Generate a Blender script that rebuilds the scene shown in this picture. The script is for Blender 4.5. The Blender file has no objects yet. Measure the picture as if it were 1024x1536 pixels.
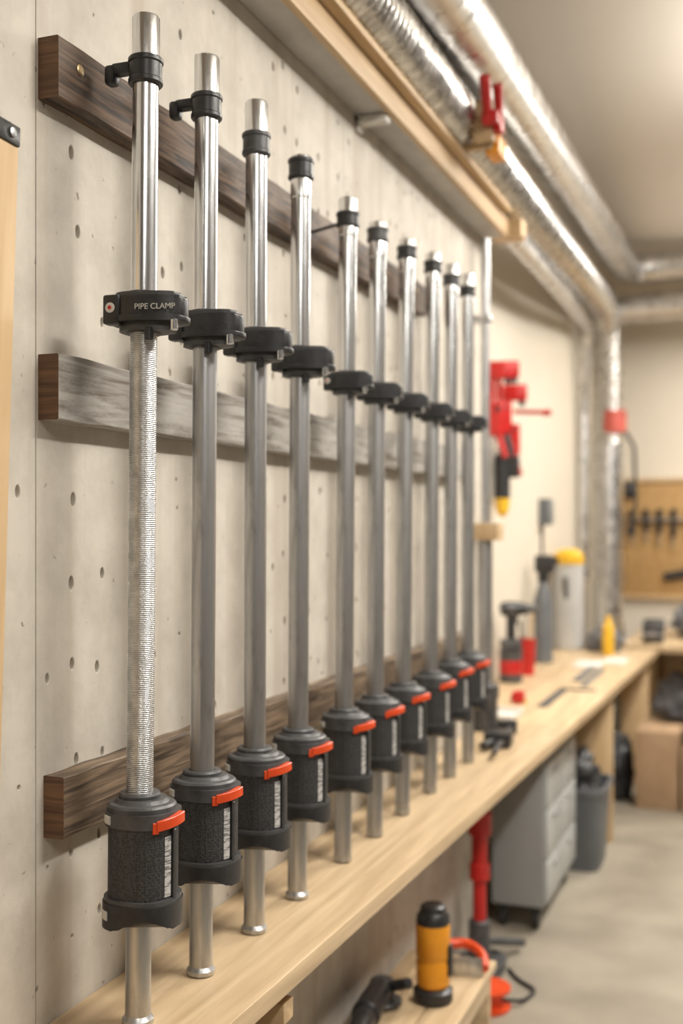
import bpy, bmesh, math, random
from mathutils import Vector, Matrix, noise
random.seed(7)
S=bpy.context.scene
COL=S.collection
# ------------------------------------------------------------------ materials
def newmat(name):
    m=bpy.data.materials.new(name); m.use_nodes=True
    nt=m.node_tree; b=nt.nodes['Principled BSDF']
    return m,nt,b
def N(nt,t,**k):
    n=nt.nodes.new(t)
    for a,v in k.items(): setattr(n,a,v)
    return n
def pmat(name,c,rough=.5,metal=0,c2=None,scale=8,stretch=(1,1,1),bump=0,bscale=None,rvar=0,detail=5,lo=.3,hi=.7,spec=None,emit=None,es=0):
    m,nt,b=newmat(name); L=nt.links
    if c2 is None: c2=tuple(x*.82 for x in c)
    tc=N(nt,'ShaderNodeTexCoord'); mp=N(nt,'ShaderNodeMapping'); mp.inputs['Scale'].default_value=stretch
    L.new(tc.outputs['Object'],mp.inputs[0])
    no=N(nt,'ShaderNodeTexNoise'); no.inputs['Scale'].default_value=scale; no.inputs['Detail'].default_value=detail
    L.new(mp.outputs[0],no.inputs['Vector'])
    cr=N(nt,'ShaderNodeValToRGB'); cr.color_ramp.elements[0].position=lo; cr.color_ramp.elements[1].position=hi
    cr.color_ramp.elements[0].color=(*c2,1); cr.color_ramp.elements[1].color=(*c,1)
    L.new(no.outputs['Fac'],cr.inputs[0]); L.new(cr.outputs[0],b.inputs['Base Color'])
    b.inputs['Roughness'].default_value=rough; b.inputs['Metallic'].default_value=metal
    if spec is not None: b.inputs['Specular IOR Level'].default_value=spec
    if rvar:
        mr=N(nt,'ShaderNodeMapRange'); mr.inputs[3].default_value=rough-rvar; mr.inputs[4].default_value=rough+rvar
        mr.inputs[1].default_value=.3; mr.inputs[2].default_value=.7
        L.new(no.outputs['Fac'],mr.inputs[0]); L.new(mr.outputs[0],b.inputs['Roughness'])
    if bump:
        n2=N(nt,'ShaderNodeTexNoise'); n2.inputs['Scale'].default_value=bscale or scale*4; n2.inputs['Detail'].default_value=4
        L.new(mp.outputs[0],n2.inputs['Vector'])
        bp=N(nt,'ShaderNodeBump'); bp.inputs['Strength'].default_value=bump; bp.inputs['Distance'].default_value=.002
        L.new(n2.outputs['Fac'],bp.inputs['Height']); L.new(bp.outputs[0],b.inputs['Normal'])
    if emit: b.inputs['Emission Color'].default_value=(*emit,1); b.inputs['Emission Strength'].default_value=es
    return m
def wood(name,c1,c2,axis='Y',scale=10,rough=.55,dirt=None,dlo=.48,lo=.32,hi=.68,bump=.35):
    m,nt,b=newmat(name); L=nt.links
    tc=N(nt,'ShaderNodeTexCoord'); mp=N(nt,'ShaderNodeMapping')
    st={'X':(.06,1,1),'Y':(1,.06,1),'Z':(1,1,.06)}[axis]
    mp.inputs['Scale'].default_value=st; L.new(tc.outputs['Object'],mp.inputs[0])
    n1=N(nt,'ShaderNodeTexNoise'); n1.inputs['Scale'].default_value=scale*4; n1.inputs['Detail'].default_value=8; n1.inputs['Distortion'].default_value=.8
    L.new(mp.outputs[0],n1.inputs['Vector'])
    cr=N(nt,'ShaderNodeValToRGB'); cr.color_ramp.elements[0].position=lo; cr.color_ramp.elements[1].position=hi
    cr.color_ramp.elements[0].color=(*c2,1); cr.color_ramp.elements[1].color=(*c1,1)
    L.new(n1.outputs['Fac'],cr.inputs[0]); out=cr.outputs[0]
    if dirt:
        n2=N(nt,'ShaderNodeTexNoise'); n2.inputs['Scale'].default_value=16; n2.inputs['Detail'].default_value=9; n2.inputs['Roughness'].default_value=.72
        mp2=N(nt,'ShaderNodeMapping'); mp2.inputs['Scale'].default_value={'X':(.25,1,1),'Y':(1,.25,1),'Z':(1,1,.25)}[axis]
        L.new(tc.outputs['Object'],mp2.inputs[0]); L.new(mp2.outputs[0],n2.inputs['Vector'])
        c2r=N(nt,'ShaderNodeValToRGB'); c2r.color_ramp.elements[0].position=dlo; c2r.color_ramp.elements[1].position=dlo+.14
        c2r.color_ramp.elements[1].color=(.8,.8,.8,1)
        L.new(n2.outputs['Fac'],c2r.inputs[0])
        mx=N(nt,'ShaderNodeMix',data_type='RGBA'); L.new(c2r.outputs[0],mx.inputs[0]); L.new(out,mx.inputs[6]); mx.inputs[7].default_value=(*dirt,1)
        out=mx.outputs[2]
    L.new(out,b.inputs['Base Color']); b.inputs['Roughness'].default_value=rough
    bp=N(nt,'ShaderNodeBump'); bp.inputs['Strength'].default_value=bump; bp.inputs['Distance'].default_value=.002
    L.new(n1.outputs['Fac'],bp.inputs['Height']); L.new(bp.outputs[0],b.inputs['Normal'])
    return m
def pipemat(name,c,rough,rings=0,ringstr=.5,grime=.0):
    m,nt,b=newmat(name); L=nt.links
    tc=N(nt,'ShaderNodeTexCoord'); mp=N(nt,'ShaderNodeMapping'); mp.inputs['Scale'].default_value=(1,1,.12 if not rings else .6)
    L.new(tc.outputs['Object'],mp.inputs[0])
    no=N(nt,'ShaderNodeTexNoise'); no.inputs['Scale'].default_value=60; no.inputs['Detail'].default_value=8; L.new(mp.outputs[0],no.inputs['Vector'])
    cr=N(nt,'ShaderNodeValToRGB'); cr.color_ramp.elements[0].position=.3; cr.color_ramp.elements[1].position=.62
    cr.color_ramp.elements[0].color=(*[x*(1-grime) for x in c],1); cr.color_ramp.elements[1].color=(*c,1)
    L.new(no.outputs['Fac'],cr.inputs[0])
    n5=N(nt,'ShaderNodeTexNoise'); n5.inputs['Scale'].default_value=22; n5.inputs['Detail'].default_value=7; n5.inputs['Roughness'].default_value=.7
    mp5=N(nt,'ShaderNodeMapping'); mp5.inputs['Scale'].default_value=(1,1,.3); L.new(tc.outputs['Object'],mp5.inputs[0]); L.new(mp5.outputs[0],n5.inputs['Vector'])
    c5=N(nt,'ShaderNodeValToRGB'); c5.color_ramp.elements[0].position=.56; c5.color_ramp.elements[1].position=.72; c5.color_ramp.elements[1].color=(.7,.7,.7,1)
    L.new(n5.outputs['Fac'],c5.inputs[0])
    m5=N(nt,'ShaderNodeMix',data_type='RGBA'); L.new(c5.outputs[0],m5.inputs[0]); L.new(cr.outputs[0],m5.inputs[6]); m5.inputs[7].default_value=(*[x*(1-1.7*grime) for x in c],1)
    L.new(m5.outputs[2],b.inputs['Base Color'])
    b.inputs['Metallic'].default_value=1
    mr=N(nt,'ShaderNodeMapRange'); mr.inputs[1].default_value=.3; mr.inputs[2].default_value=.7; mr.inputs[3].default_value=rough+.1; mr.inputs[4].default_value=rough-.05
    L.new(no.outputs['Fac'],mr.inputs[0]); L.new(mr.outputs[0],b.inputs['Roughness'])
    bp=N(nt,'ShaderNodeBump'); bp.inputs['Distance'].default_value=.0006
    if rings:
        w=N(nt,'ShaderNodeTexWave',bands_direction='Z'); w.inputs['Scale'].default_value=rings; w.inputs['Distortion'].default_value=1.2; w.inputs['Detail'].default_value=3; w.inputs['Detail Scale'].default_value=3
        L.new(tc.outputs['Object'],w.inputs['Vector']); L.new(w.outputs['Fac'],bp.inputs['Height']); bp.inputs['Strength'].default_value=ringstr
    else:
        L.new(no.outputs['Fac'],bp.inputs['Height']); bp.inputs['Strength'].default_value=.12
    L.new(bp.outputs[0],b.inputs['Normal'])
    return m
def knitmat(name):
    m,nt,b=newmat(name); L=nt.links
    tc=N(nt,'ShaderNodeTexCoord'); v=N(nt,'ShaderNodeTexVoronoi'); v.inputs['Scale'].default_value=270; v.inputs['Randomness'].default_value=.6
    L.new(tc.outputs['Object'],v.inputs['Vector'])
    cr=N(nt,'ShaderNodeValToRGB'); cr.color_ramp.elements[0].position=.1; cr.color_ramp.elements[1].position=.7
    cr.color_ramp.elements[0].color=(.006,.006,.007,1); cr.color_ramp.elements[1].color=(.05,.05,.052,1)
    L.new(v.outputs['Distance'],cr.inputs[0]); L.new(cr.outputs[0],b.inputs['Base Color'])
    bp=N(nt,'ShaderNodeBump'); bp.inputs['Distance'].default_value=.0015; bp.inputs['Strength'].default_value=.7
    L.new(v.outputs['Distance'],bp.inputs['Height']); L.new(bp.outputs[0],b.inputs['Normal']); b.inputs['Roughness'].default_value=.55
    return m
def labelmat(name):
    m,nt,b=newmat(name); L=nt.links
    tc=N(nt,'ShaderNodeTexCoord'); mp=N(nt,'ShaderNodeMapping'); mp.inputs['Scale'].default_value=(60,60,420)
    no=N(nt,'ShaderNodeTexNoise'); no.inputs['Scale'].default_value=1; no.inputs['Detail'].default_value=2
    L.new(tc.outputs['Object'],mp.inputs[0]); L.new(mp.outputs[0],no.inputs['Vector'])
    cr=N(nt,'ShaderNodeValToRGB'); cr.color_ramp.elements[0].position=.42; cr.color_ramp.elements[1].position=.50
    cr.color_ramp.elements[0].color=(.16,.16,.16,1); cr.color_ramp.elements[1].color=(.55,.54,.52,1)
    L.new(no.outputs['Fac'],cr.inputs[0]); L.new(cr.outputs[0],b.inputs['Base Color']); b.inputs['Roughness'].default_value=.4
    return m
def wallmat(name,c,c2,c3,shade_bands=14):
    m,nt,b=newmat(name); L=nt.links
    tc=N(nt,'ShaderNodeTexCoord')
    mp=N(nt,'ShaderNodeMapping'); mp.inputs['Scale'].default_value=(1,shade_bands,.35); L.new(tc.outputs['Object'],mp.inputs[0])
    n1=N(nt,'ShaderNodeTexNoise'); n1.inputs['Scale'].default_value=1.; n1.inputs['Detail'].default_value=3; L.new(mp.outputs[0],n1.inputs['Vector'])
    n2=N(nt,'ShaderNodeTexNoise'); n2.inputs['Scale'].default_value=7; n2.inputs['Detail'].default_value=10; n2.inputs['Roughness'].default_value=.68; L.new(tc.outputs['Object'],n2.inputs['Vector'])
    cr=N(nt,'ShaderNodeValToRGB'); cr.color_ramp.elements[0].position=.33; cr.color_ramp.elements[1].position=.6
    cr.color_ramp.elements[0].color=(*c2,1); cr.color_ramp.elements[1].color=(*c,1)
    L.new(n2.outputs['Fac'],cr.inputs[0])
    cs=N(nt,'ShaderNodeValToRGB'); cs.color_ramp.elements[0].position=.5; cs.color_ramp.elements[1].position=.68; cs.color_ramp.elements[1].color=(.75,.75,.75,1)
    L.new(n1.outputs['Fac'],cs.inputs[0])
    ms=N(nt,'ShaderNodeMix',data_type='RGBA'); L.new(cs.outputs[0],ms.inputs[0]); L.new(cr.outputs[0],ms.inputs[6]); ms.inputs[7].default_value=(*c3,1)  # soft vertical shading and reflection bands, painted into the panel colour
    out=ms.outputs[2]
    n3=N(nt,'ShaderNodeTexNoise'); n3.inputs['Scale'].default_value=38; n3.inputs['Detail'].default_value=3; L.new(tc.outputs['Object'],n3.inputs['Vector'])
    c4=N(nt,'ShaderNodeValToRGB'); c4.color_ramp.elements[0].position=.69; c4.color_ramp.elements[1].position=.74; L.new(n3.outputs['Fac'],c4.inputs[0])
    m2=N(nt,'ShaderNodeMix',data_type='RGBA'); L.new(c4.outputs[0],m2.inputs[0]); L.new(out,m2.inputs[6]); m2.inputs[7].default_value=(c2[0]*.5,c2[1]*.45,c2[2]*.38,1); out=m2.outputs[2]
    L.new(out,b.inputs['Base Color']); b.inputs['Roughness'].default_value=.65
    bp=N(nt,'ShaderNodeBump'); bp.inputs['Strength'].default_value=.5; bp.inputs['Distance'].default_value=.004; L.new(n2.outputs['Fac'],bp.inputs['Height']); L.new(bp.outputs[0],b.inputs['Normal'])
    return m
M={}
M['wall']=wallmat('weathered_shaded_panel',(.60,.555,.485),(.47,.43,.37),(.46,.395,.325))  # last colour tints the painted-in shading bands
M['cream']=pmat('cream_paint',(.70,.64,.54),.75,c2=(.65,.595,.50),scale=1.2,bump=.1,bscale=60)
M['dimwall']=pmat('darkened_unseen_wall',(.17,.155,.14),.8,c2=(.12,.11,.10),scale=1.5)  # unseen walls, made dark to add contrast in pipe reflections and cut fill
M['ceil']=pmat('ceiling_paint',(.74,.70,.64),.8,c2=(.68,.64,.58),scale=.8)
M['floor']=pmat('concrete_floor',(.37,.325,.255),.5,c2=(.24,.21,.165),scale=3,detail=10,bump=.3,bscale=40,rvar=.1)
M['pine']=wood('pale_pine',(.62,.45,.26),(.45,.31,.17),'Y',9)
M['pineZ']=wood('pale_pine_upright',(.68,.49,.28),(.56,.38,.2),'Z',9)
M['bench']=wood('bench_maple',(.67,.51,.32),(.48,.345,.20),'Y',9,.42)
M['benchX']=wood('bench_maple_cross',(.60,.43,.25),(.45,.31,.17),'X',9,.5)
M['old']=wood('aged_brown_wood',(.135,.082,.05),(.022,.014,.010),'Y',24,.6,dirt=(.19,.135,.095),dlo=.52,lo=.38,hi=.62,bump=.7)
M['oldend']=wood('aged_end_grain',(.19,.10,.05),(.06,.03,.016),'X',22,.7)
M['greywood']=wood('grey_washed_wood',(.40,.38,.35),(.15,.125,.10),'Y',20,.55,dirt=(.47,.45,.42),dlo=.47,lo=.34,hi=.60,bump=.6)
M['tanwood']=wood('weathered_tan_wood',(.24,.17,.11),(.06,.04,.026),'Y',24,.6,dirt=(.12,.085,.058),dlo=.5,lo=.37,hi=.62,bump=.7)
M['chrome']=pipemat('bright_steel',(.76,.77,.78),.20,grime=.18)
M['galv']=pipemat('dull_steel',(.58,.585,.59),.36,grime=.33)
M['thread']=pipemat('ringed_steel',(.62,.625,.63),.33,rings=110,ringstr=.9,grime=.33)
M['black']=pmat('black_plastic',(.030,.030,.032),.38,c2=(.016,.016,.017),scale=60,bump=.15,bscale=300,rvar=.06)
M['dgrey']=pmat('charcoal_cast',(.09,.09,.092),.42,c2=(.045,.045,.047),scale=50,bump=.2,bscale=200)
M['knit']=knitmat('textured_rubber')
M['orange']=pmat('orange_plastic',(.78,.085,.018),.35,c2=(.62,.06,.012),scale=40)
M['label']=labelmat('printed_label')
M['white']=pmat('white_print',(.65,.64,.6),.5,c2=(.58,.57,.53))
M['duct']=pmat('duct_foil',(.80,.79,.77),.27,1,c2=(.42,.41,.39),scale=25,bump=1,bscale=38,rvar=.1)
M['duct2']=pmat('galvanised_duct',(.76,.76,.76),.30,1,c2=(.58,.58,.58),scale=12,bump=.15,bscale=30,rvar=.07)
M['red']=pmat('red_enamel',(.55,.018,.015),.35,c2=(.42,.012,.01),scale=20)
M['tape']=pmat('faded_red_tape',(.62,.12,.09),.5)
M['yellow']=pmat('yellow_plastic',(.80,.48,.03),.4,c2=(.7,.4,.02),scale=20)
M['amber']=pmat('amber_tool_plastic',(.80,.33,.02),.4,c2=(.7,.27,.015),scale=20)
M['cab']=pmat('cabinet_grey',(.30,.31,.31),.4,c2=(.26,.27,.27),scale=5)
M['cabl']=pmat('cabinet_light',(.44,.45,.44),.4,c2=(.40,.41,.40),scale=5)
M['bin']=pmat('bin_grey',(.15,.16,.17),.5,c2=(.11,.12,.13),scale=10)
M['card']=pmat('cardboard',(.42,.28,.165),.8,c2=(.34,.22,.125),scale=12)
M['osb']=pmat('tan_pegboard',(.50,.31,.13),.65,c2=(.40,.24,.09),scale=30)
M['cloth']=pmat('grey_cloth',(.20,.20,.21),.9,c2=(.10,.10,.11),scale=12,bump=.4)
M['canis']=pmat('canister_grey',(.50,.50,.49),.35,c2=(.42,.42,.41),scale=6)
M['paper']=pmat('paper_white',(.72,.70,.66),.7,c2=(.66,.64,.6))
M['under']=pmat('grey_board',(.50,.49,.465),.6,c2=(.40,.39,.37),scale=14)
M['lamp']=pmat('lamp_diffuser',(.9,.9,.88),.5,emit=(1,.95,.88),es=10)
M['brass']=pmat('brass_screw',(.4,.3,.17),.4,1)
# ------------------------------------------------------------------ mesh tools
def empty(name,loc=(0,0,0),rot=(0,0,0)):
    e=bpy.data.objects.new(name,None); e.location=loc; e.rotation_euler=rot; e.empty_display_size=.05; COL.objects.link(e); return e
def fin(bm,name,mat,parent=None,ang=32,loc=None,rot=None,recalc=True,flat=False):
    if recalc: bmesh.ops.recalc_face_normals(bm,faces=bm.faces[:])
    for f in bm.faces: f.smooth=not flat
    if not flat:
        for e in bm.edges:
            if len(e.link_faces)==2:
                if e.calc_face_angle(0)>math.radians(ang): e.smooth=False
    me=bpy.data.meshes.new(name); bm.to_mesh(me); bm.free()
    if mat: me.materials.append(M[mat] if isinstance(mat,str) else mat)
    o=bpy.data.objects.new(name,me); COL.objects.link(o)
    if parent: o.parent=parent
    if loc: o.location=loc
    if rot: o.rotation_euler=rot
    return o
def bm_box(bm,x0,x1,y0,y1,z0,z1,bev=0,seg=2):
    r=bmesh.ops.create_cube(bm,size=1)
    for v in r['verts']:
        v.co=Vector(((x0+x1)/2+v.co.x*(x1-x0),(y0+y1)/2+v.co.y*(y1-y0),(z0+z1)/2+v.co.z*(z1-z0)))
    if bev:
        es=set(e for v in r['verts'] for e in v.link_edges)
        bmesh.ops.bevel(bm,geom=list(es),offset=bev,segments=seg,affect='EDGES',profile=.5)
def box(name,x0,x1,y0,y1,z0,z1,mat,parent=None,bev=.002,**k):
    bm=bmesh.new(); bm_box(bm,x0,x1,y0,y1,z0,z1,bev); return fin(bm,name,mat,parent,**k)
def boxes(name,lst,mat,parent=None,bev=.002,**k):
    bm=bmesh.new()
    for b in lst: bm_box(bm,*b,bev)
    return fin(bm,name,mat,parent,**k)
def bm_lathe(bm,prof,seg=40,mx=None,closed=True):
    rings=[]
    for r,z in prof:
        ring=[]
        for i in range(seg):
            a=2*math.pi*i/seg
            co=Vector((r*math.cos(a),r*math.sin(a),z))
            if mx: co=mx@co
            ring.append(bm.verts.new(co))
        rings.append(ring)
    for a,b in zip(rings,rings[1:]):
        for i in range(seg):
            j=(i+1)%seg; bm.faces.new((a[i],a[j],b[j],b[i]))
    if closed:
        bm.faces.new(rings[0][::-1]); bm.faces.new(rings[-1])
    else:
        a,b=rings[-1],rings[0]
        for i in range(seg):
            j=(i+1)%seg; bm.faces.new((a[i],a[j],b[j],b[i]))
def lathe(name,prof,mat,parent=None,loc=None,rot=None,seg=40,closed=True,mx=None):
    bm=bmesh.new(); bm_lathe(bm,prof,seg,mx,closed); return fin(bm,name,mat,parent,loc=loc,rot=rot)
def dirmx(p0,p1):
    p0=Vector(p0);d=Vector(p1)-p0
    return Matrix.Translation(p0)@d.to_track_quat('Z','Y').to_matrix().to_4x4(), d.length
def rod(name,p0,p1,r,mat,parent=None,r2=None,seg=20,bev=.15):
    mx,l=dirmx(p0,p1); r2=r if r2 is None else r2; b=min(r,r2)*bev
    return lathe(name,[(r-b,0),(r,b),(r2,l-b),(r2-b,l)],mat,parent,seg=seg,mx=mx)
def bm_rod(bm,p0,p1,r,r2=None,seg=16,bev=.15):
    mx,l=dirmx(p0,p1); r2=r if r2 is None else r2; b=min(r,r2)*bev
    bm_lathe(bm,[(r-b,0),(r,b),(r2,l-b),(r2-b,l)],seg,mx)
def rounded(pts,rad,n=10):
    P=[Vector(p) for p in pts]; out=[P[0]]
    for i in range(1,len(P)-1):
        a,b,c=P[i-1],P[i],P[i+1]; d1=(a-b).normalized(); d2=(c-b).normalized()
        s=b+d1*rad; e=b+d2*rad
        for k in range(n+1):
            t=k/n; out.append(s*(1-t)**2+b*2*t*(1-t)+e*t*t)
    out.append(P[-1]); return out
def resample(P,step):
    out=[P[0].copy()]; acc=0
    for a,b in zip(P,P[1:]):
        l=(b-a).length
        if l<1e-9: continue
        d=step-acc
        while d<=l:
            out.append(a.lerp(b,d/l)); d+=step
        acc=l-(d-step)
    return out
def sweep(name,P,rf,mat,parent=None,seg=24,caps=True):
    bm=bmesh.new(); prev=None; nrm=None; s=0
    rings=[]
    for i,p in enumerate(P):
        t=(P[min(i+1,len(P)-1)]-P[max(i-1,0)]).normalized()
        if nrm is None:
            nrm=t.orthogonal().normalized()
        else: nrm=(nrm-t*nrm.dot(t)).normalized()
        bn=t.cross(nrm)
        if i: s+=(p-P[i-1]).length
        r=rf(s,i/(len(P)-1)) if callable(rf) else rf
        rings.append([bm.verts.new(p+(nrm*math.cos(2*math.pi*k/seg)+bn*math.sin(2*math.pi*k/seg))*r) for k in range(seg)])
    for a,b in zip(rings,rings[1:]):
        for i in range(seg):
            j=(i+1)%seg; bm.faces.new((a[i],a[j],b[j],b[i]))
    if caps: bm.faces.new(rings[0][::-1]); bm.faces.new(rings[-1])
    return fin(bm,name,mat,parent,ang=60)
def cable(name,pts,r,mat,parent=None,rad=.03,seg=10):
    return sweep(name,resample(rounded(pts,rad,6),.01),r,mat,parent,seg)
def bm_prism(bm,outline,z0,z1,bev=0,mx=None,bottom=None):
    lo=[bm.verts.new((x,y,z0 if bottom is None else bottom(x,y))) for x,y in outline]; hi=[bm.verts.new((x,y,z1)) for x,y in outline]
    n=len(outline); fs=[bm.faces.new(lo[::-1]),bm.faces.new(hi)]
    for i in range(n):
        j=(i+1)%n; bm.faces.new((lo[i],lo[j],hi[j],hi[i]))
    if bev:
        es=[e for f in fs for e in f.edges]
        bmesh.ops.bevel(bm,geom=es,offset=bev,segments=3,affect='EDGES',profile=.5)
    if mx:
        for v in bm.verts: v.co=mx@v.co
def prism(name,outline,z0,z1,mat,parent=None,bev=.002,mx=None,bottom=None,**k):
    bm=bmesh.new(); bm_prism(bm,outline,z0,z1,bev,mx,bottom); return fin(bm,name,mat,parent,**k)
def superell(a,b,n=2.6,c=48,cx=0,cy=0):
    o=[]
    for i in range(c):
        t=2*math.pi*i/c; ct,st=math.cos(t),math.sin(t)
        o.append((cx+a*math.copysign(abs(ct)**(2/n),ct),cy+b*math.copysign(abs(st)**(2/n),st)))
    return o
def lump(name,c,s,mat,parent=None,amp=.25,fr=3,seed=0,sub=4):
    bm=bmesh.new(); bmesh.ops.create_icosphere(bm,subdivisions=sub,radius=1)
    for v in bm.verts:
        n=noise.fractal(v.co*fr+Vector((seed*7.1,0,0)),1,2,4); v.co*=1+amp*n
        if v.co.z<-.55: v.co.z=-.55
        v.co=Vector((c[0]+v.co.x*s[0],c[1]+v.co.y*s[1],c[2]+v.co.z*s[2]))
    return fin(bm,name,mat,parent,ang=80)
# ------------------------------------------------------------------ room shell
CZ=3.35
YE=8.34
box('floor',-1,3.2,-3,YE+.2,-.1,0,'floor',bev=0)
box('ceiling',-1,3.2,-3,YE+.2,CZ,CZ+.1,'ceil',bev=0)
box('wall_right',3.0,3.15,-3,YE+.2,0,CZ,'dimwall',bev=0)
box('wall_behind',-1,3.15,-3.0,-2.85,0,CZ,'dimwall',bev=0)
box('wall_end',-1,3.15,YE,YE+.15,0,CZ,'cream',bev=0)
box('wall_left_far',-.4,-.22,4.0,YE,0,CZ,'cream',bev=0)
bm=bmesh.new()
bm_box(bm,-.4,-.02,-2.9,4.13,0,CZ,0)
def quad(pts): bm.faces.new([bm.verts.new(p) for p in pts])
def cell(y0,y1,z0,z1,hole):
    if not hole:
        quad([(0,y0,z0),(0,y1,z0),(0,y1,z1),(0,y0,z1)]); return
    cy,cz,ry,rz=hole; n=16
    C=[bm.verts.new(p) for p in ((0,y1,z1),(0,y0,z1),(0,y0,z0),(0,y1,z0))]
    def ring(x,k): return [bm.verts.new((x,cy+k*ry*math.cos(2*math.pi*i/n),cz+k*rz*math.sin(2*math.pi*i/n))) for i in range(n)]
    A=ring(0,1.15); A2=ring(-.0012,1); B=ring(-.014,.9)
    for q in range(4):
        for i in range(4):
            a=q*4+i; bm.faces.new((C[q],A[a],A[(a+1)%n]))
        bm.faces.new((C[q],A[(q*4+4)%n],C[(q+1)%4]))
    for P,Q in ((A,A2),(A2,B)):
        for i in range(n): j=(i+1)%n; bm.faces.new((P[i],Q[i],Q[j],P[j]))
    bm.faces.new(B)
y=1.05
cols=[]
while y<4.0:
    cols.append((y,y+.067)); y+=.067
quad([(0,-2.9,0),(0,1.05,0),(0,1.05,CZ),(0,-2.9,CZ)])
quad([(0,y,0),(0,4.13,0),(0,4.13,CZ),(0,y,CZ)])
quad([(0,4.13,0),(-.02,4.13,0),(-.02,4.13,CZ),(0,4.13,CZ)])
for ci,(a,b) in enumerate(cols):
    dens=[.95,.85,.15,.6,.2,.35][ci%6]
    groove=ci in (5,24,42)
    a2=a+.0022 if groove else a
    if groove: 
        quad([(-.004,a,0),(-.004,a2,0),(-.004,a2,CZ),(-.004,a,CZ)]); quad([(0,a,0),(-.004,a,0),(-.004,a,CZ),(0,a,CZ)]); quad([(0,a2,0),(-.004,a2,0),(-.004,a2,CZ),(0,a2,CZ)])
    nr=25; dz=CZ/nr
    off=random.uniform(.3,.6)
    for r in range(nr):
        z0,z1=r*dz,(r+1)*dz; h=None
        if random.random()<dens:
            k=random.uniform(.8,1.1); ry,rz=.0058*k,.0098*k
            if random.random()<.15: ry,rz=.004,.0038
            h=((a2+b)/2+random.uniform(-.01,.01),z0+dz*off+random.uniform(-.012,.012),ry,rz)
        cell(a2,b,z0,z1,h)
fin(bm,'wall_left','wall',None,recalc=False,flat=True)
# ------------------------------------------------------------------ wall rails
def rail(y0,y1,z0,z1,mat,endmat,screws=True,th=.035):
    e=empty('wooden_wall_rail')
    bm=bmesh.new(); n=90
    for i in range(n+1):
        y=y0+(y1-y0)*i/n
        w=.0022*noise.noise(Vector((y*14,z0*5,0)))
        w2=.0022*noise.noise(Vector((y*14,z1*5,3)))
        for (x,z) in ((0,z0+w),(th-.002,z0+w),(th,z0+w+.002),(th,z1+w2-.002),(th-.002,z1+w2),(0,z1+w2)):
            bm.verts.new((x,y,z))
    bm.verts.ensure_lookup_table()
    for i in range(n):
        for k in range(6):
            a=i*6+k;b=i*6+(k+1)%6
            bm.faces.new((bm.verts[a],bm.verts[b],bm.verts[b+6],bm.verts[a+6]))
    f0=bm.faces.new([bm.verts[k] for k in range(6)]); f1=bm.faces.new([bm.verts[n*6+k] for k in range(6)][::-1])
    f0.material_index=1; f1.material_index=1
    o=fin(bm,'plank',mat,e,ang=25); o.data.materials.append(M[endmat])
    if screws:
        zc=(z0+z1)/2
        for yy in (y0+.055,(y0+y1)/2,y1-.1):
            lathe('screw',[(.009,0),(.009,.0015),(.006,.003),(.003,.003)],'brass',e,mx=Matrix.Translation((th-.0005,yy,zc+.012))@Matrix.Rotation(math.pi/2,4,'Y'),seg=16)
    return e
rail(1.392,3.27,2.10,2.19,'old','oldend')
rail(1.392,3.75,1.630,1.727,'greywood','oldend',False)
rail(1.405,3.85,1.018,1.108,'tanwood','oldend',False)
# ------------------------------------------------------------------ workbench shelf
def bx(y): return .2575+(y-1.7)*.0246
wb=empty('wooden_workbench')
prism('bench_top',[(0.001,.5),(bx(.5),.5),(bx(4.134),4.134),(.001,4.134)],.705,.74,'bench',wb,bev=.002)
boxes('rear_ledger',[(.001,.03,.5,4.13,.63,.705)],'pine',wb)
boxes('apron',[(.20,.225,.6,4.13,.675,.705)],'pine',wb)
for i,y in enumerate((.9,1.76)):
    x1=bx(y)-.02
    mxx=Matrix(((1,0,0,0),(0,0,1,y-.02),(0,1,0,0),(0,0,0,1)))
    prism('brace_%d'%(i+1),[(0.002,.40),(.035,.36),(x1,.64),(x1,.674),(x1-.05,.674)],0,.04,'benchX',wb,bev=.002,mx=mxx)
wb2=empty('wooden_workbench')
prism('bench_top',[(-.218,4.1355),(bx(4.1355),4.1355),(bx(6.85),6.85),(-.218,6.85)],.705,.74,'bench',wb2,bev=.002)
boxes('apron',[(.20,.225,4.14,6.7,.675,.705)],'pine',wb2)
box('end_panel',-.2,bx(5.35)-.03,5.35,5.375,.0,.705,'pineZ',wb2)
box('far_leg',.20,bx(6.7)-.03,6.62,6.68,0,.705,'pineZ',wb2)
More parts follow.
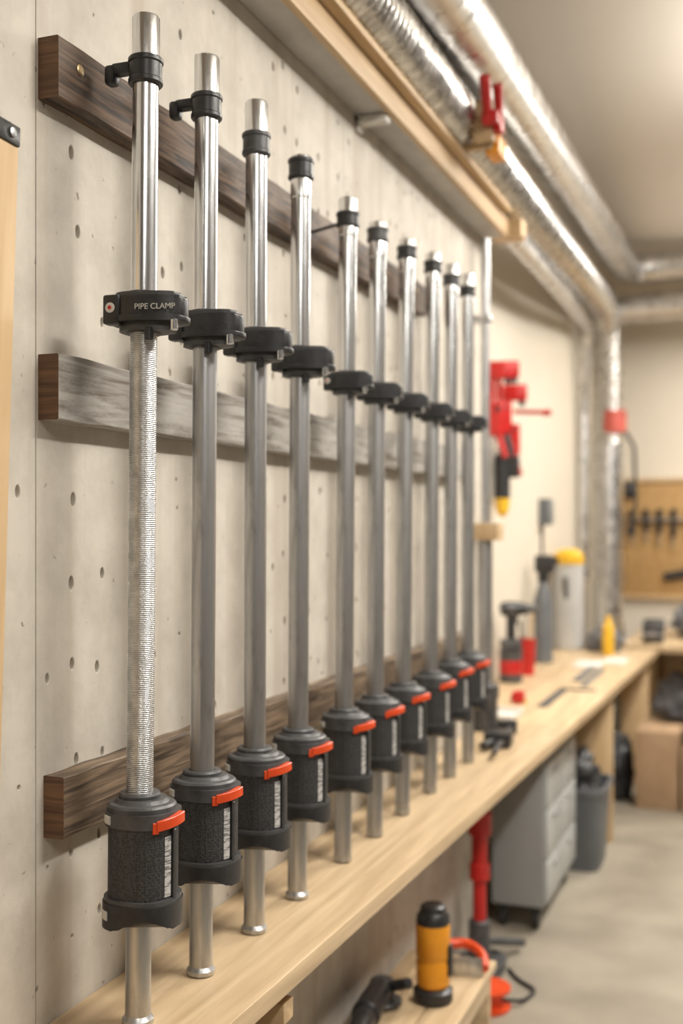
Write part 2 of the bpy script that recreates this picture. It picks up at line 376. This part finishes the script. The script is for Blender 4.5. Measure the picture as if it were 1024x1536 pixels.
# ------------------------------------------------------------------ pipe clamps
def arc_strip(name,r0,r1,a0,a1,z0f,z1f,mat,parent,n=16,cx=0,cy=0):
    bm=bmesh.new(); rr=[]
    for i in range(n+1):
        t=i/n; a=math.radians(a0+(a1-a0)*t)
        z0,z1=z0f(t),z1f(t); c,s=math.cos(a),math.sin(a); ro=r1(t) if callable(r1) else r1
        rr.append([bm.verts.new((cx+r*c,cy+r*s,z)) for r,z in ((r0,z0),(ro-.001,z0),(ro,z0+.001),(ro,z1-.001),(ro-.001,z1),(r0,z1))])
    for p,q in zip(rr,rr[1:]):
        for k in range(6): bm.faces.new((p[k],p[(k+1)%6],q[(k+1)%6],q[k]))
    bm.faces.new(rr[0]); bm.faces.new(rr[-1][::-1])
    return fin(bm,name,mat,parent,ang=40)
def make_body_parts():
    P=[]
    tmp=empty('tmp')
    cx=.007
    P.append(prism('body_core',superell(.0485,.0485,2.5,56,cx),.034,.138,'knit',tmp,bev=.002))
    P.append(prism('lower_jaw',superell(.0555,.054,2.6,64,cx),0,.034,'black',tmp,bev=.003,
        bottom=lambda x,y:.0+.016*max(0,math.cos(2*(math.atan2(y,x-cx)+math.radians(60))))))
    P.append(prism('jaw_rim',superell(.0535,.052,2.6,56,cx),.032,.040,'dgrey',tmp,bev=.002))
    P.append(prism('upper_collar',superell(.053,.0515,2.5,56,cx),.134,.153,'dgrey',tmp,bev=.003))
    P.append(lathe('screw_housing',[(.0225,.150),(.049,.150),(.051,.153),(.051,.159),(.048,.162),(.041,.163),(.039,.165),(.037,.168),(.0225,.168)],'dgrey',tmp,closed=False,mx=Matrix.Translation((.004,0,0))))
    P.append(lathe('bushing',[(.0208,.164),(.030,.164),(.031,.166),(.031,.172),(.029,.175),(.0208,.175)],'dgrey',tmp,closed=False))
    P.append(arc_strip('release_lever',.050,lambda t:.0590+.004*t,-40,12,lambda t:.132+.006*t,lambda t:.146+.006*t,'orange',tmp,cx=cx))
    P.append(arc_strip('lever_tab',.050,.0575,-46,-37,lambda t:.129,lambda t:.144,'orange',tmp,cx=cx))
    P.append(arc_strip('barcode_label',.049,.0508,-22,-8,lambda t:.042,lambda t:.122,'label',tmp,cx=cx))
    P.append(arc_strip('clip_rail',.048,.0540,-6,2,lambda t:.036,lambda t:.130,'black',tmp,cx=cx))
    P.append(arc_strip('clip_rail_b',.048,.0530,172,186,lambda t:.036,lambda t:.136,'black',tmp,cx=cx))
    P.append(arc_strip('size_label',.050,.0572,-136,-118,lambda t:.012,lambda t:.024,'white',tmp,cx=cx-.004,cy=-.001))
    P.append(arc_strip('top_label',.050,.0555,-134,-117,lambda t:.138,lambda t:.149,'white',tmp,cx=cx-.003,cy=-.001))
    for o in P: o.parent=None
    bpy.data.objects.remove(tmp)
    return P
def make_slider_parts():
    P=[]; tmp=empty('tmp')
    def drop(a,hw,x0,x1,n=2.8):
        o=[]
        for i in range(56):
            t=2*math.pi*i/56; ct,st=math.cos(t),math.sin(t)
            ex=math.copysign(abs(ct)**(2/n),ct); x=(x1 if ex>0 else -x0)*ex
            taper=1-.28*max(0,x/x1)
            o.append((x,hw*taper*math.copysign(abs(st)**(2/n),st)))
        return o
    P.append(prism('jaw_ring',drop(0,.038,-.046,.070),.014,.046,'black',tmp,bev=.004))
    P.append(prism('jaw_top_lip',drop(0,.033,-.040,.060),.043,.053,'dgrey',tmp,bev=.003))
    P.append(prism('jaw_flange',drop(0,.041,-.049,.073),.008,.017,'black',tmp,bev=.002))
    P.append(prism('jaw_underside',drop(0,.030,-.034,.052),-.004,.010,'dgrey',tmp,bev=.003))
    P.append(lathe('sleeve',[(.0208,-.006),(.026,-.006),(.027,-.004),(.027,.054),(.025,.056),(.0208,.056)],'dgrey',tmp,closed=False))
    P.append(box('locking_block',-.047,-.02,-.041,-.020,.004,.048,'black',tmp,bev=.004))
    P.append(lathe('round_badge',[(.0075,0),(.0075,.0015),(.006,.002)],'white',tmp,seg=24,mx=Matrix.Translation((-.034,-.0405,.028))@Matrix.Rotation(math.pi/2,4,'X')))
    P.append(lathe('badge_centre',[(.003,0),(.003,.0026),(.002,.003)],'red',tmp,seg=16,mx=Matrix.Translation((-.034,-.0405,.028))@Matrix.Rotation(math.pi/2,4,'X')))
    P.append(rod('bolt',(.060,-.022,-.006),(.060,-.022,.010),.006,'chrome',tmp))
    P.append(rod('stud',(.02,-.022,-.018),(.02,-.022,0),.007,'black',tmp))
    for o in P: o.parent=None
    bpy.data.objects.remove(tmp)
    cu=bpy.data.curves.new('lettering','FONT'); cu.body='PIPE CLAMP'; cu.size=.0118; cu.extrude=.0003; cu.align_x='CENTER'; cu.materials.append(M['white'])
    t=bpy.data.objects.new('lettering',cu); COL.objects.link(t)
    dg=bpy.context.evaluated_depsgraph_get(); tm=bpy.data.meshes.new_from_object(t.evaluated_get(dg)); bpy.data.objects.remove(t)
    to=bpy.data.objects.new('lettering',tm); COL.objects.link(to)
    mx=Matrix.Translation((.035,-.0355,.024))@Matrix.Rotation(math.radians(9),4,'Z')@Matrix.Rotation(math.pi/2,4,'X')
    tm.transform(mx)
    return P,to
BP=make_body_parts(); SP,TXT=make_slider_parts()
def inst(parts,parent,loc,rotz=0,first=False,scale=1):
    for o in parts:
        n=bpy.data.objects.new(o.name.split('.')[0],o.data); COL.objects.link(n); n.parent=parent
        n.location=loc; n.rotation_euler=(0,0,rotz); n.scale=(scale if isinstance(scale,tuple) else (scale,)*3)
BZ=.741
CL=[(1.462,2.239,2.156,1.790,.024,2),
    (1.660,2.254,2.170,1.797,.022,2),
    (1.866,2.247,2.169,1.800,.010,0),
    (2.066,2.211,2.185,1.797,.020,0),
    (2.322,2.200,2.152,1.790,.034,1),
    (2.536,2.196,2.166,1.789,.022,0),
    (2.750,2.210,2.176,1.788,.040,0),
    (3.000,2.229,2.190,1.787,.030,0),
    (3.205,2.239,2.192,1.787,.018,0),
    (3.420,2.248,2.195,1.787,-.010,0)]
R=.0200
for i,(y,top,col,sl,lean,hook) in enumerate(CL):
    H=top-BZ
    e=empty('pipe_clamp',(.125,y,BZ),(-math.atan2(lean,1.5),0,0))
    zs=sl-BZ
    low='thread' if i==0 else 'galv'
    foot=[(R-.004,0),(R+.002,0),(R+.0035,.002),(R+.0035,.008),(R+.001,.011),(R-.001,.014)] if i in(0,1,2,3) else [(R-.003,0),(R,.002),(R,.01)]
    lathe('lower_tube',foot+[(R-.001,.018),(R-.001,.20)],'galv',e)
    lathe('main_tube',[(R-.001,.20),(R,.201),(R,zs)],low,e)
    lathe('upper_tube',[(R-.0005,zs),(R-.0005,H-.085),(R+.0008,H-.083),(R+.0008,H-.003),(R-.001,H),(R-.003,H),(R-.003,H-.03),(.001,H-.03)],'chrome',e)
    cz=col-BZ; hh=.020 if i<4 else .016
    lathe('collar',[(R,cz-hh),(R+.0045,cz-hh),(R+.006,cz-hh+.002),(R+.006,cz-hh+.007),(R+.0045,cz-hh+.009),(R+.0045,cz+hh-.009),(R+.0065,cz+hh-.007),(R+.0065,cz+hh-.002),(R+.005,cz+hh),(R,cz+hh)],'black' if i%3!=2 else 'dgrey',e,closed=False)
    if hook==2:
        bm=bmesh.new(); bm_box(bm,-.055,-.022,-.010,.008,cz+.000,cz+.018,.004); bm_box(bm,-.066,-.048,-.013,.009,cz-.014,cz+.016,.006); fin(bm,'hook_arm','black',e)
    elif hook==1:
        rod('hook_pin',(-.0905,0,cz-.02),(-.02,0,cz-.006),.004,'dgrey',e)
    rz=math.radians([4,-4,-2,3,-5,3,0,-3,4,0][i])
    inst(SP+([TXT] if i==0 else []),e,(0,0,zs-.022),rz,scale=1 if i<4 else (.88,.88,.85))
    b0=.895-BZ; sc=(1,1,1.1) if i==0 else (1.03,1.03,1.03)
    if i>7: b0+=.01
    inst(BP,e,(0,0,b0-(.005 if i==0 else 0)),math.radians([0,-6,-8,-6,-9,-8,-10,-8,-9,-10][i]),scale=sc)
for o in BP+SP+[TXT]: bpy.data.objects.remove(o)
# ------------------------------------------------------------------ conduit at panel edge
c=empty('metal_conduit')
bm=bmesh.new(); bm_rod(bm,(.045,3.98,.741),(.045,3.98,2.50),.016); fin(bm,'tube','galv',c)
rod('sleeve',(.045,3.98,.90),(.045,3.98,1.42),.026,'galv',c)
box('wood_clamp_block',.0,.10,3.93,4.03,1.42,1.48,'pine',c)
lathe('base_collar',[(.03,.741),(.045,.745),(.045,.85),(.05,.86),(.05,.90),(.03,.91)],'dgrey',c,mx=Matrix.Translation((.045,3.98,0)))
boxes('strap',[(0,.066,3.955,4.005,2.2,2.225)],'galv',c)
# ------------------------------------------------------------------ leaning pine plank at left
pl=empty('pine_plank',(.016,1.257,.7405),(-.045,0,0))
box('board',-.015,.008,-.13,0,0,1.262,'pineZ',pl,bev=.002)
box('black_end_bracket',-.015,.011,-.13,0.0,1.262,1.290,'black',pl,bev=.002)
lathe('bracket_screw',[(.007,0),(.007,.002),(.004,.003)],'galv',pl,seg=20,mx=Matrix.Translation((.011,-.018,1.277))@Matrix.Rotation(math.pi/2,4,'Y'))
# ------------------------------------------------------------------ overhead shelf
sh=empty('overhead_wall_shelf')
box('grey_underside_board',.001,.085,-2,4.1,2.53,2.55,'under',sh)
box('pine_front_fascia',.085,.104,-2,4.1,2.525,2.59,'pine',sh)
box('pine_top_board',.001,.135,-2,4.0,2.592,2.610,'pine',sh)
boxes('pine_end_blocks',[(.04,.15,4.1,4.19,2.53,2.60)],'pine',sh)
b=empty('white_shelf_bracket')
boxes('arms',[(.001,.085,2.74,2.775,2.507,2.528),(.001,.012,2.74,2.775,2.49,2.528)],'paper',b,bev=.003)
# ------------------------------------------------------------------ ducts
da=empty('foil_air_duct')
pa=resample(rounded([(.10,-1.5,2.705),(.10,4.3,2.705),(-.035,7.70,2.93),(-.035,7.93,2.6),(-.035,7.93,1.9)],.28,14),.0062)
sweep('corrugated_run',pa,lambda s,t:(.074+.020*t)*(1+.04*math.sin(2*math.pi*s/.031)+.012*math.sin(s*23)),'duct',da,seg=32)
rod('drop_pipe',(-.035,7.93,.0),(-.035,7.93,1.95),.100,'duct2',da,seg=36,bev=.02)
rod('joint_band',(-.035,7.93,1.95),(-.035,7.93,2.02),.104,'duct2',da,seg=36,bev=.02)
rod('cross_run',(0,7.86,2.93),(2.98,7.86,2.97),.095,'duct2',da,seg=36,bev=.02)
for x in (.35,.8,1.6): rod('cross_band',(x,7.86,2.934),(x+.03,7.86,2.935),.099,'duct2',da,seg=36,bev=.02)
rod('red_tape_band',(.0,7.90,2.10),(.0,7.90,2.25),.085,'tape',da,seg=36,bev=.02)
cable('hanging_cable',[(.08,7.88,2.1),(.14,7.86,2.0),(.15,7.86,1.6),(.10,7.84,1.4)],.012,'black',da)
db=empty('galvanised_air_duct')
pb=resample(rounded([(.28,-1.5,2.60),(.20,2.75,2.853),(.10,7.75,3.17),(.55,7.80,3.185),(2.98,7.80,3.2)],.25,14),.0125)
sweep('spiral_run',pb,lambda s,t:(.086+.016*t)*(1+.010*(1 if (s%.1)<.013 else 0)),'duct2',db,seg=36)
dc=empty('small_vent_pipe')
pc=resample(rounded([(.07,4.2,2.585),(.0,6.0,2.66),(-.12,7.5,2.76),(-.165,7.65,2.3),(-.165,7.65,1.1)],.12,8),.012)
sweep('run',pc,lambda s,t:.038*(1+.03*(1 if (s%.5)<.03 else 0)),'duct2',dc,seg=20)
dh=empty('timber_duct_hanger')
boxes('frame',[(.185,.215,3.34,3.37,2.613,2.745),(.02,.215,3.34,3.37,2.611,2.630),(.17,.23,3.30,3.34,2.62,2.74)],'pine',dh)
boxes('gusset',[(.19,.235,3.37,3.47,2.60,2.66)],'amber',dh,bev=.006)
rd=empty('red_spring_clamp')
bm=bmesh.new(); bm_rod(bm,(.222,3.27,2.685),(.232,3.19,2.765),.013,.017); bm_rod(bm,(.245,3.32,2.68),(.255,3.26,2.765),.012,.015); bm_box(bm,.205,.255,3.262,3.298,2.655,2.695,.005); bm_box(bm,.232,.258,3.295,3.34,2.64,2.69,.005); fin(bm,'grips','red',rd)
# ------------------------------------------------------------------ hung red clamps on far wall
for k,(yy,zz,hs) in enumerate(((5.10,2.22,1),(5.24,2.24,1.05),(5.42,2.15,.9))):
    e=empty('red_bar_clamp',(-.19,yy,zz))
    box('bar',-.006,.006,-.012,.012,-.62*hs,.0,'galv',e)
    box('hanger_peg',-.03,.0,-.006,.006,-.05,-.03,'galv',e)
    prism('fixed_jaw',[(-.02,-.022),(.035,-.022),(.085,-.010),(.095,.0),(.085,.010),(.035,.022),(-.02,.022)],-.08,0,'red',e,bev=.006)
    prism('sliding_body',[(-.022,-.024),(.04,-.024),(.06,0),(.04,.024),(-.022,.024)],-.34,-.19,'red',e,bev=.008)
    rod('spine',(-.004,0,-.20),(.002,0,-.06),.014,'red',e)
    rod('pistol_grip',(.025,0,-.32),(.06,0,-.44),.018,'red' if k!=1 else 'black',e,r2=.014)
    rod('pad',(.07,0,-.105),(.07,0,-.08),.016,'black',e)
    rod('clutch',(.03,-.026,-.22),(.03,.026,-.22),.014,'black',e)
    if k==2: 
        rod('screw_handle',(.03,0,-.13),(.20,0,-.14),.010,'red',e); rod('handle_knob',(.17,0,-.14),(.21,0,-.14),.015,'red',e)
e=empty('yellow_black_caulking_gun',(-.16,5.17,1.53))
rod('barrel',(0,0,.06),(0,0,.27),.036,'black',e); rod('nozzle',(0,0,.0),(0,0,.07),.030,'yellow',e,r2=.036); rod('tip',(0,0,-.02),(0,0,.01),.012,'yellow',e,r2=.03)
rod('plunger',(0,0,.26),(0,0,.32),.008,'galv',e); box('trigger',.02,.08,-.012,.012,.16,.26,'black',e,bev=.006); box('wall_hook',-.06,0,-.005,.005,.28,.29,'galv',e)
e=empty('electrical_box')
box('housing',-.22,-.16,6.36,6.47,1.47,1.62,'bin',e,bev=.006); box('cover',-.162,-.15,6.37,6.46,1.48,1.61,'cab',e,bev=.004)
rod('conduit_stub',(-.21,6.42,.742),(-.21,6.42,1.475),.007,'dgrey',e)
# ------------------------------------------------------------------ bench top items
e=empty('grey_canister',(-.115,6.74,.741))
lathe('tank',[(.080,0),(.088,.005),(.088,.47),(.084,.495),(.07,.50)],'canis',e)
lathe('yellow_lid',[(.083,.50),(.09,.502),(.09,.55),(.078,.565),(.05,.585),(.03,.59)],'yellow',e)
rod('side_handle',(.0,-.08,.30),(.0,-.11,.42),.012,'black',e)
e=empty('spray_bottle',(-.13,6.02,.741))
lathe('bottle',[(.045,0),(.050,.005),(.050,.33),(.03,.40),(.022,.43)],'bin',e); lathe('neck',[(.03,.43),(.03,.47),(.02,.475)],'black',e)
bm=bmesh.new(); bm_box(bm,-.045,.06,-.025,.025,.475,.57,.015); bm_box(bm,.05,.08,-.01,.01,.52,.56,.004); fin(bm,'sprayer_head','black',e)
e=empty('red_paint_pot',(-.12,5.50,.741))
lathe('pot',[(.040,0),(.044,.003),(.050,.16),(.052,.165),(.052,.175),(.046,.175),(.043,.02),(.001,.015)],'red',e)
rod('brush_handle',(.01,.0,.02),(.035,.01,.30),.006,'pineZ',e); rod('marker',(-.01,.01,.02),(-.03,.02,.26),.007,'black',e)
def drill(loc,rz,body='black',acc='red',s=1):
    e=empty('cordless_drill',loc,(0,0,rz)); e.scale=(s,s,s)
    box('battery',-.045,.045,-.035,.035,0,.05,acc,e,bev=.008)
    prism('grip',superell(.022,.017,2.5,24),.045,.16,body,e,bev=.003)
    mx=Matrix.Translation((-.05,0,.19))@Matrix.Rotation(math.pi/2,4,'Y')
    lathe('motor',[(.022,0),(.033,.008),(.035,.08),(.030,.10),(.026,.12)],body,e,mx=mx)
    lathe('band',[(.036,.03),(.0365,.04),(.036,.06)],acc,e,mx=mx)
    lathe('chuck',[(.022,.12),(.023,.14),(.018,.165),(.008,.175),(.003,.176),(.003,.23)],'dgrey',e,mx=mx)
    box('trigger',.015,.032,-.007,.007,.12,.155,acc,e,bev=.003)
e=empty('black_paint_tin',(-.13,5.22,.741)); lathe('tin',[(.05,0),(.053,.003),(.053,.14),(.055,.143),(.055,.15),(.05,.148),(.03,.148)],'dgrey',e); lathe('band',[(.0535,.04),(.054,.042),(.054,.10),(.0535,.102)],'red',e)
drill((-.13,5.22,.891),.5,'black','dgrey')
e=empty('yellow_glue_bottle',(.15,6.47,.741)); lathe('bottle',[(.028,0),(.032,.004),(.032,.15),(.022,.18),(.016,.185)],'yellow',e); lathe('cap',[(.017,.183),(.017,.21),(.010,.22)],'yellow',e)
lump('grey_shop_rag',(.10,6.70,.787),(.10,.10,.085),'cloth',amp=.35,seed=3)
e=empty('quick_grip_clamp',(.17,3.72,.741),(0,0,.1))
box('bar',-.008,.008,-.25,.25,.02,.030,'dgrey',e); box('jaw',-.05,.02,.20,.25,0,.045,'black',e,bev=.006); box('body',-.06,.03,-.06,.04,0,.05,'black',e,bev=.008); rod('handle',(-.01,-.0,.02),(-.05,-.13,.02),.014,'black',e)
e=empty('steel_square',(.17,4.85,.7405)); boxes('blades',[(-.05,-.01,-.3,.25,0,.004),(-.05,.11,.21,.25,0.0,.004)],'dgrey',e,bev=.0005)
e=empty('folding_rule',(.2,5.55,.7405)); boxes('legs',[(-.01,.02,-.35,.3,0,.006),(-.07,-.03,-.2,.35,0,.006)],'bin',e,bev=.001)
e=empty('paper_sheets',(.16,6.05,.7405)); boxes('sheets',[(-.12,.02,-.16,.12,0,.003),(-.0,.12,.05,.30,.0,.004)],'paper',e,bev=.0005)
e=empty('red_tape_measure',(.03,4.62,.741)); box('case',-.025,.025,-.03,.03,0,.05,'red',e,bev=.012); box('clip',-.028,-.023,-.02,.02,.01,.035,'dgrey',e); box('blade_tip',.025,.035,-.01,.01,.0,.012,'yellow',e)
e=empty('white_parts_tray',(.05,4.3,.7405)); boxes('tray',[(-.07,.05,-.12,.08,0,.004),(-.07,-.067,-.12,.08,0,.02),(.047,.05,-.12,.08,0,.02),(-.07,.05,-.12,-.117,0,.02),(-.07,.05,.077,.08,0,.02)],'paper',e,bev=.001)
# ------------------------------------------------------------------ grey drawer cabinet
e=empty('grey_drawer_cabinet')
box('carcass',.045,.235,4.08,4.74,.09,.62,'cab',e,bev=.004)
for k,(a,b2) in enumerate(((.10,.25),(.26,.43),(.44,.60))):
    for (q,w) in ((4.095,4.40),(4.41,4.725)):
        box('drawer_front',.234,.247,q,w,a,b2,'cabl',e,bev=.003)
        box('drawer_handle',.247,.256,(q+w)/2-.04,(q+w)/2+.04,b2-.035,b2-.026,'cab',e,bev=.002)
for (x,yy) in ((.08,4.13),(.2,4.13),(.08,4.69),(.2,4.69)):
    bm=bmesh.new(); bm_rod(bm,(x-.014,yy,.035),(x+.014,yy,.035),.035); bm_box(bm,x-.022,x+.022,yy-.025,yy+.025,.06,.09,.002); fin(bm,'castor','black',e)
e=empty('grey_storage_tub')
bm=bmesh.new(); o=superell(1,1,6,40)
prof=[(.85,0),(.87,.01),(1.0,.33),(1.06,.33),(1.06,.355),(.98,.355),(.86,.03)]
rings=[[bm.verts.new((.19+x*.15*s,5.01+yy*.17*s,z)) for x,yy in o] for s,z in prof]
for a,b2 in zip(rings,rings[1:]):
    for i in range(40): j=(i+1)%40; bm.faces.new((a[i],a[j],b2[j],b2[i]))
bm.faces.new(rings[0][::-1]); bm.faces.new(rings[-1]); fin(bm,'tub','bin',e)
lump('black_bags',(.18,5.01,.34),(.12,.14,.16),'black',e,amp=.4,seed=5)
def carton(x0,x1,y0,y1,z0,h):
    e=empty('cardboard_box'); xm=(x0+x1)/2
    box('carton',x0,x1,y0,y1,z0,z0+h-.004,'card',e,bev=.004); boxes('flaps',[(x0,xm-.003,y0,y1,z0+h-.005,z0+h),(xm+.003,x1,y0,y1,z0+h-.005,z0+h)],'card',e,bev=.001)
carton(.345,.56,6.05,6.35,0,.40)
carton(.575,.83,6.02,6.32,0,.33)
carton(.845,1.15,6.05,6.35,0,.40)
carton(.60,.80,6.06,6.28,.331,.17)
lump('black_tool_bag',(.235,6.28,.13),(.075,.15,.22),'black',amp=.2,seed=8)
e=empty('far_workbench')
box('top',.16,2.4,6.98,8.2,.71,.75,'bench',e); boxes('legs',[(.2,.27,7.02,7.09,0,.71),(1.3,1.37,7.02,7.09,0,.71),(2.3,2.37,7.02,7.09,0,.71),(.2,.27,8.1,8.17,0,.71),(2.3,2.37,8.1,8.17,0,.71)],'pineZ',e); box('lower_shelf',.2,2.35,7.1,8.15,.22,.245,'benchX',e); box('back_panel',.2,2.35,8.17,8.19,.2,.71,'benchX',e)
lump('dark_sack',(.48,7.4,.36),(.16,.2,.17),'cloth',e,amp=.3,seed=11)
lump('black_tool_case',(.88,7.4,.36),(.17,.2,.18),'black',e,amp=.15,seed=12)
lump('grey_tarpaulin',(.70,7.6,.85),(.28,.22,.16),'cloth',amp=.4,seed=14)
e=empty('bench_vice',(.33,7.2,.751)); box('base',-.06,.06,-.07,.07,0,.04,'dgrey',e,bev=.01); box('jaw_rear',-.06,.06,.0,.06,.03,.14,'dgrey',e,bev=.01); box('jaw_front',-.06,.06,-.09,-.04,.03,.13,'dgrey',e,bev=.01); rod('screw',(0,-.2,.06),(0,.03,.06),.012,'galv',e); rod('tommy_bar',(-.08,-.18,.06),(.08,-.18,.06),.006,'galv',e)
e=empty('tool_pegboard')
box('board',.02,1.9,YE-.03,YE-.002,.97,1.77,'osb',e); boxes('frame',[(.0,1.92,YE-.045,YE-.002,1.77,1.80),(.0,1.92,YE-.045,YE-.002,.94,.97)],'pine',e)
bm=bmesh.new(); bm2=bmesh.new()
x=.08
while x<1.8:
    l=random.uniform(.12,.2)
    bm_rod(bm,(x,YE-.06,1.58),(x+random.uniform(-.01,.01),YE-.06,1.58-l),.022,.017,seg=10)
    bm_rod(bm2,(x,YE-.06,1.58-l),(x,YE-.06,1.58-l-random.uniform(.05,.14)),.007,seg=8); x+=random.uniform(.075,.105)
bm_box(bm2,.05,1.85,YE-.075,YE-.03,1.50,1.515,.002)
bm_box(bm,.0,.1,YE-.09,YE-.03,1.66,1.78,.02)
bm_rod(bm,(.3,YE-.05,1.1),(.62,YE-.05,1.16),.03,seg=12); bm_rod(bm,(.7,YE-.05,1.12),(.9,YE-.05,1.05),.02,seg=12)
fin(bm,'tool_handles','black',e); fin(bm2,'tool_blades_and_rail','galv',e)
# ------------------------------------------------------------------ items under the bench
e=empty('wooden_step_crate')
boxes('slats',[(.02,.085,2.42,3.16,.218,.24),(.09,.175,2.42,3.16,.218,.24),(.18,.275,2.42,3.16,.218,.24)],'bench',e)
boxes('legs',[(.03,.265,2.44,2.47,0,.218),(.03,.265,3.10,3.13,0,.218),(.03,.05,2.47,3.10,.1,.18),(.245,.268,2.47,3.10,.17,.218)],'bench',e)
e=empty('amber_rotary_tool',(.180,2.84,.241))
lathe('base',[(.040,0),(.052,.004),(.052,.03),(.036,.04)],'black',e)
lathe('body',[(.036,.035),(.043,.045),(.044,.10),(.0415,.105),(.0415,.112),(.044,.117),(.045,.195),(.042,.203)],'amber',e)
lathe('cap',[(.043,.20),(.044,.205),(.042,.222),(.034,.232),(.033,.245),(.026,.250)],'black',e)
box('side_switch',.036,.052,-.012,.012,.07,.15,'black',e,bev=.004)
e=empty('black_angle_grinder',(.075,2.62,.241),(0,0,.15))
rod('motor',(0,-.02,.04),(.01,.13,.045),.036,'black',e,r2=.032); rod('handle',(.0,-.18,.035),(0,-.01,.04),.024,'black',e,r2=.03); rod('gear_head',(.012,.15,.01),(.012,.15,.065),.032,'dgrey',e); rod('side_handle',(.03,.14,.05),(.09,.10,.08),.014,'black',e)
rod('guard',(.012,.15,.004),(.012,.15,.014),.052,'dgrey',e)
cable('cord',[(0,-.18,.035),(.02,-.24,.02),(.08,-.2,.008),(.12,-.05,.008),(.13,.02,.008)],.005,'black',e)
e=empty('orange_hand_saw',(.19,3.05,.241),(0,0,.2)); 
cable('handle',[(-.05,-.02,.015),(-.06,.04,.05),(.02,.07,.055),(.07,.03,.04),(.075,-.03,.015)],.014,'orange',e); boxes('blade',[(-.09,.07,-.035,-.031,.0,.05)],'galv',e,bev=.0005)
e=empty('red_floor_jack',(.10,3.67,0))
prism('foot',superell(.08,.13,3,32),0,.03,'dgrey',e,bev=.008)
rod('cylinder',(0,0,.025),(0,0,.17),.036,'dgrey',e); rod('ram',(0,0,.16),(0,0,.30),.022,'red',e); rod('sleeve',(0,0,.30),(0,0,.36),.034,'red',e); rod('neck',(0,0,.35),(0,0,.46),.026,'red',e); rod('head',(0,0,.45),(0,0,.53),.040,'red',e); rod('saddle',(0,0,.53),(0,0,.56),.026,'black',e)
rod('lever',(.0,.03,.09),(.10,.22,.03),.014,'dgrey',e)
e=empty('orange_extension_reel',(.19,3.40,0)); 
lathe('drum',[(.07,0),(.072,.004),(.072,.012),(.045,.014),(.045,.055),(.072,.057),(.072,.066),(.02,.068)],'orange',e)
cable('lead',[(.05,0,.03),(.10,.06,.01),(.12,.16,.008),(.05,.22,.008),(.0,.3,.008)],.006,'black',e)
# ------------------------------------------------------------------ lamps
for k,(x,y,en,up) in enumerate(((1.75,-.9,32,.3),(1.75,2.0,68,.35),(1.35,4.6,72,.6),(1.45,7.0,62,.3))):
    e=empty('ceiling_light_fixture',(x,y,3.05))
    box('housing',-.13,.13,-.65,.65,.0,.05,'cabl',e,bev=.01)
    box('diffuser',-.11,.11,-.62,.62,-.03,0.0,'lamp',e,bev=.01)
    boxes('stems',[(-.01,.01,-.5,-.48,.05,.3),(-.01,.01,.48,.5,.05,.3)],'cabl',e,bev=0)
    L=bpy.data.lights.new('tube','AREA'); L.shape='RECTANGLE'; L.size=.22; L.size_y=1.24; L.energy=en; L.color=(1,.955,.885)
    o=bpy.data.objects.new('lamp',L); o.location=(0,0,-.035); o.parent=e; COL.objects.link(o)
    L=bpy.data.lights.new('uplight','AREA'); L.shape='RECTANGLE'; L.size=.2; L.size_y=1.2; L.energy=en*up; L.color=(1,.955,.885)
    o=bpy.data.objects.new('uplamp',L); o.location=(0,0,.055); o.rotation_euler=(math.pi,0,0); o.parent=e; COL.objects.link(o)
w=bpy.data.worlds.new('world'); S.world=w; w.use_nodes=True; w.node_tree.nodes['Background'].inputs[0].default_value=(1,.95,.88,1); w.node_tree.nodes['Background'].inputs[1].default_value=.4
# ------------------------------------------------------------------ camera
cd=bpy.data.cameras.new('camera'); cam=bpy.data.objects.new('camera',cd); COL.objects.link(cam); S.camera=cam
cd.sensor_fit='VERTICAL'; cd.sensor_height=36; cd.lens=1700/1536*36; cd.shift_y=17/1536; cd.clip_start=.05
th=math.atan2(643,1700)
cam.location=(1.0,0,1.48); cam.rotation_euler=(math.pi/2,0,th)
cd.dof.use_dof=True; cd.dof.focus_distance=1.72; cd.dof.aperture_fstop=2.2
S.view_settings.view_transform='Standard'; S.view_settings.exposure=0
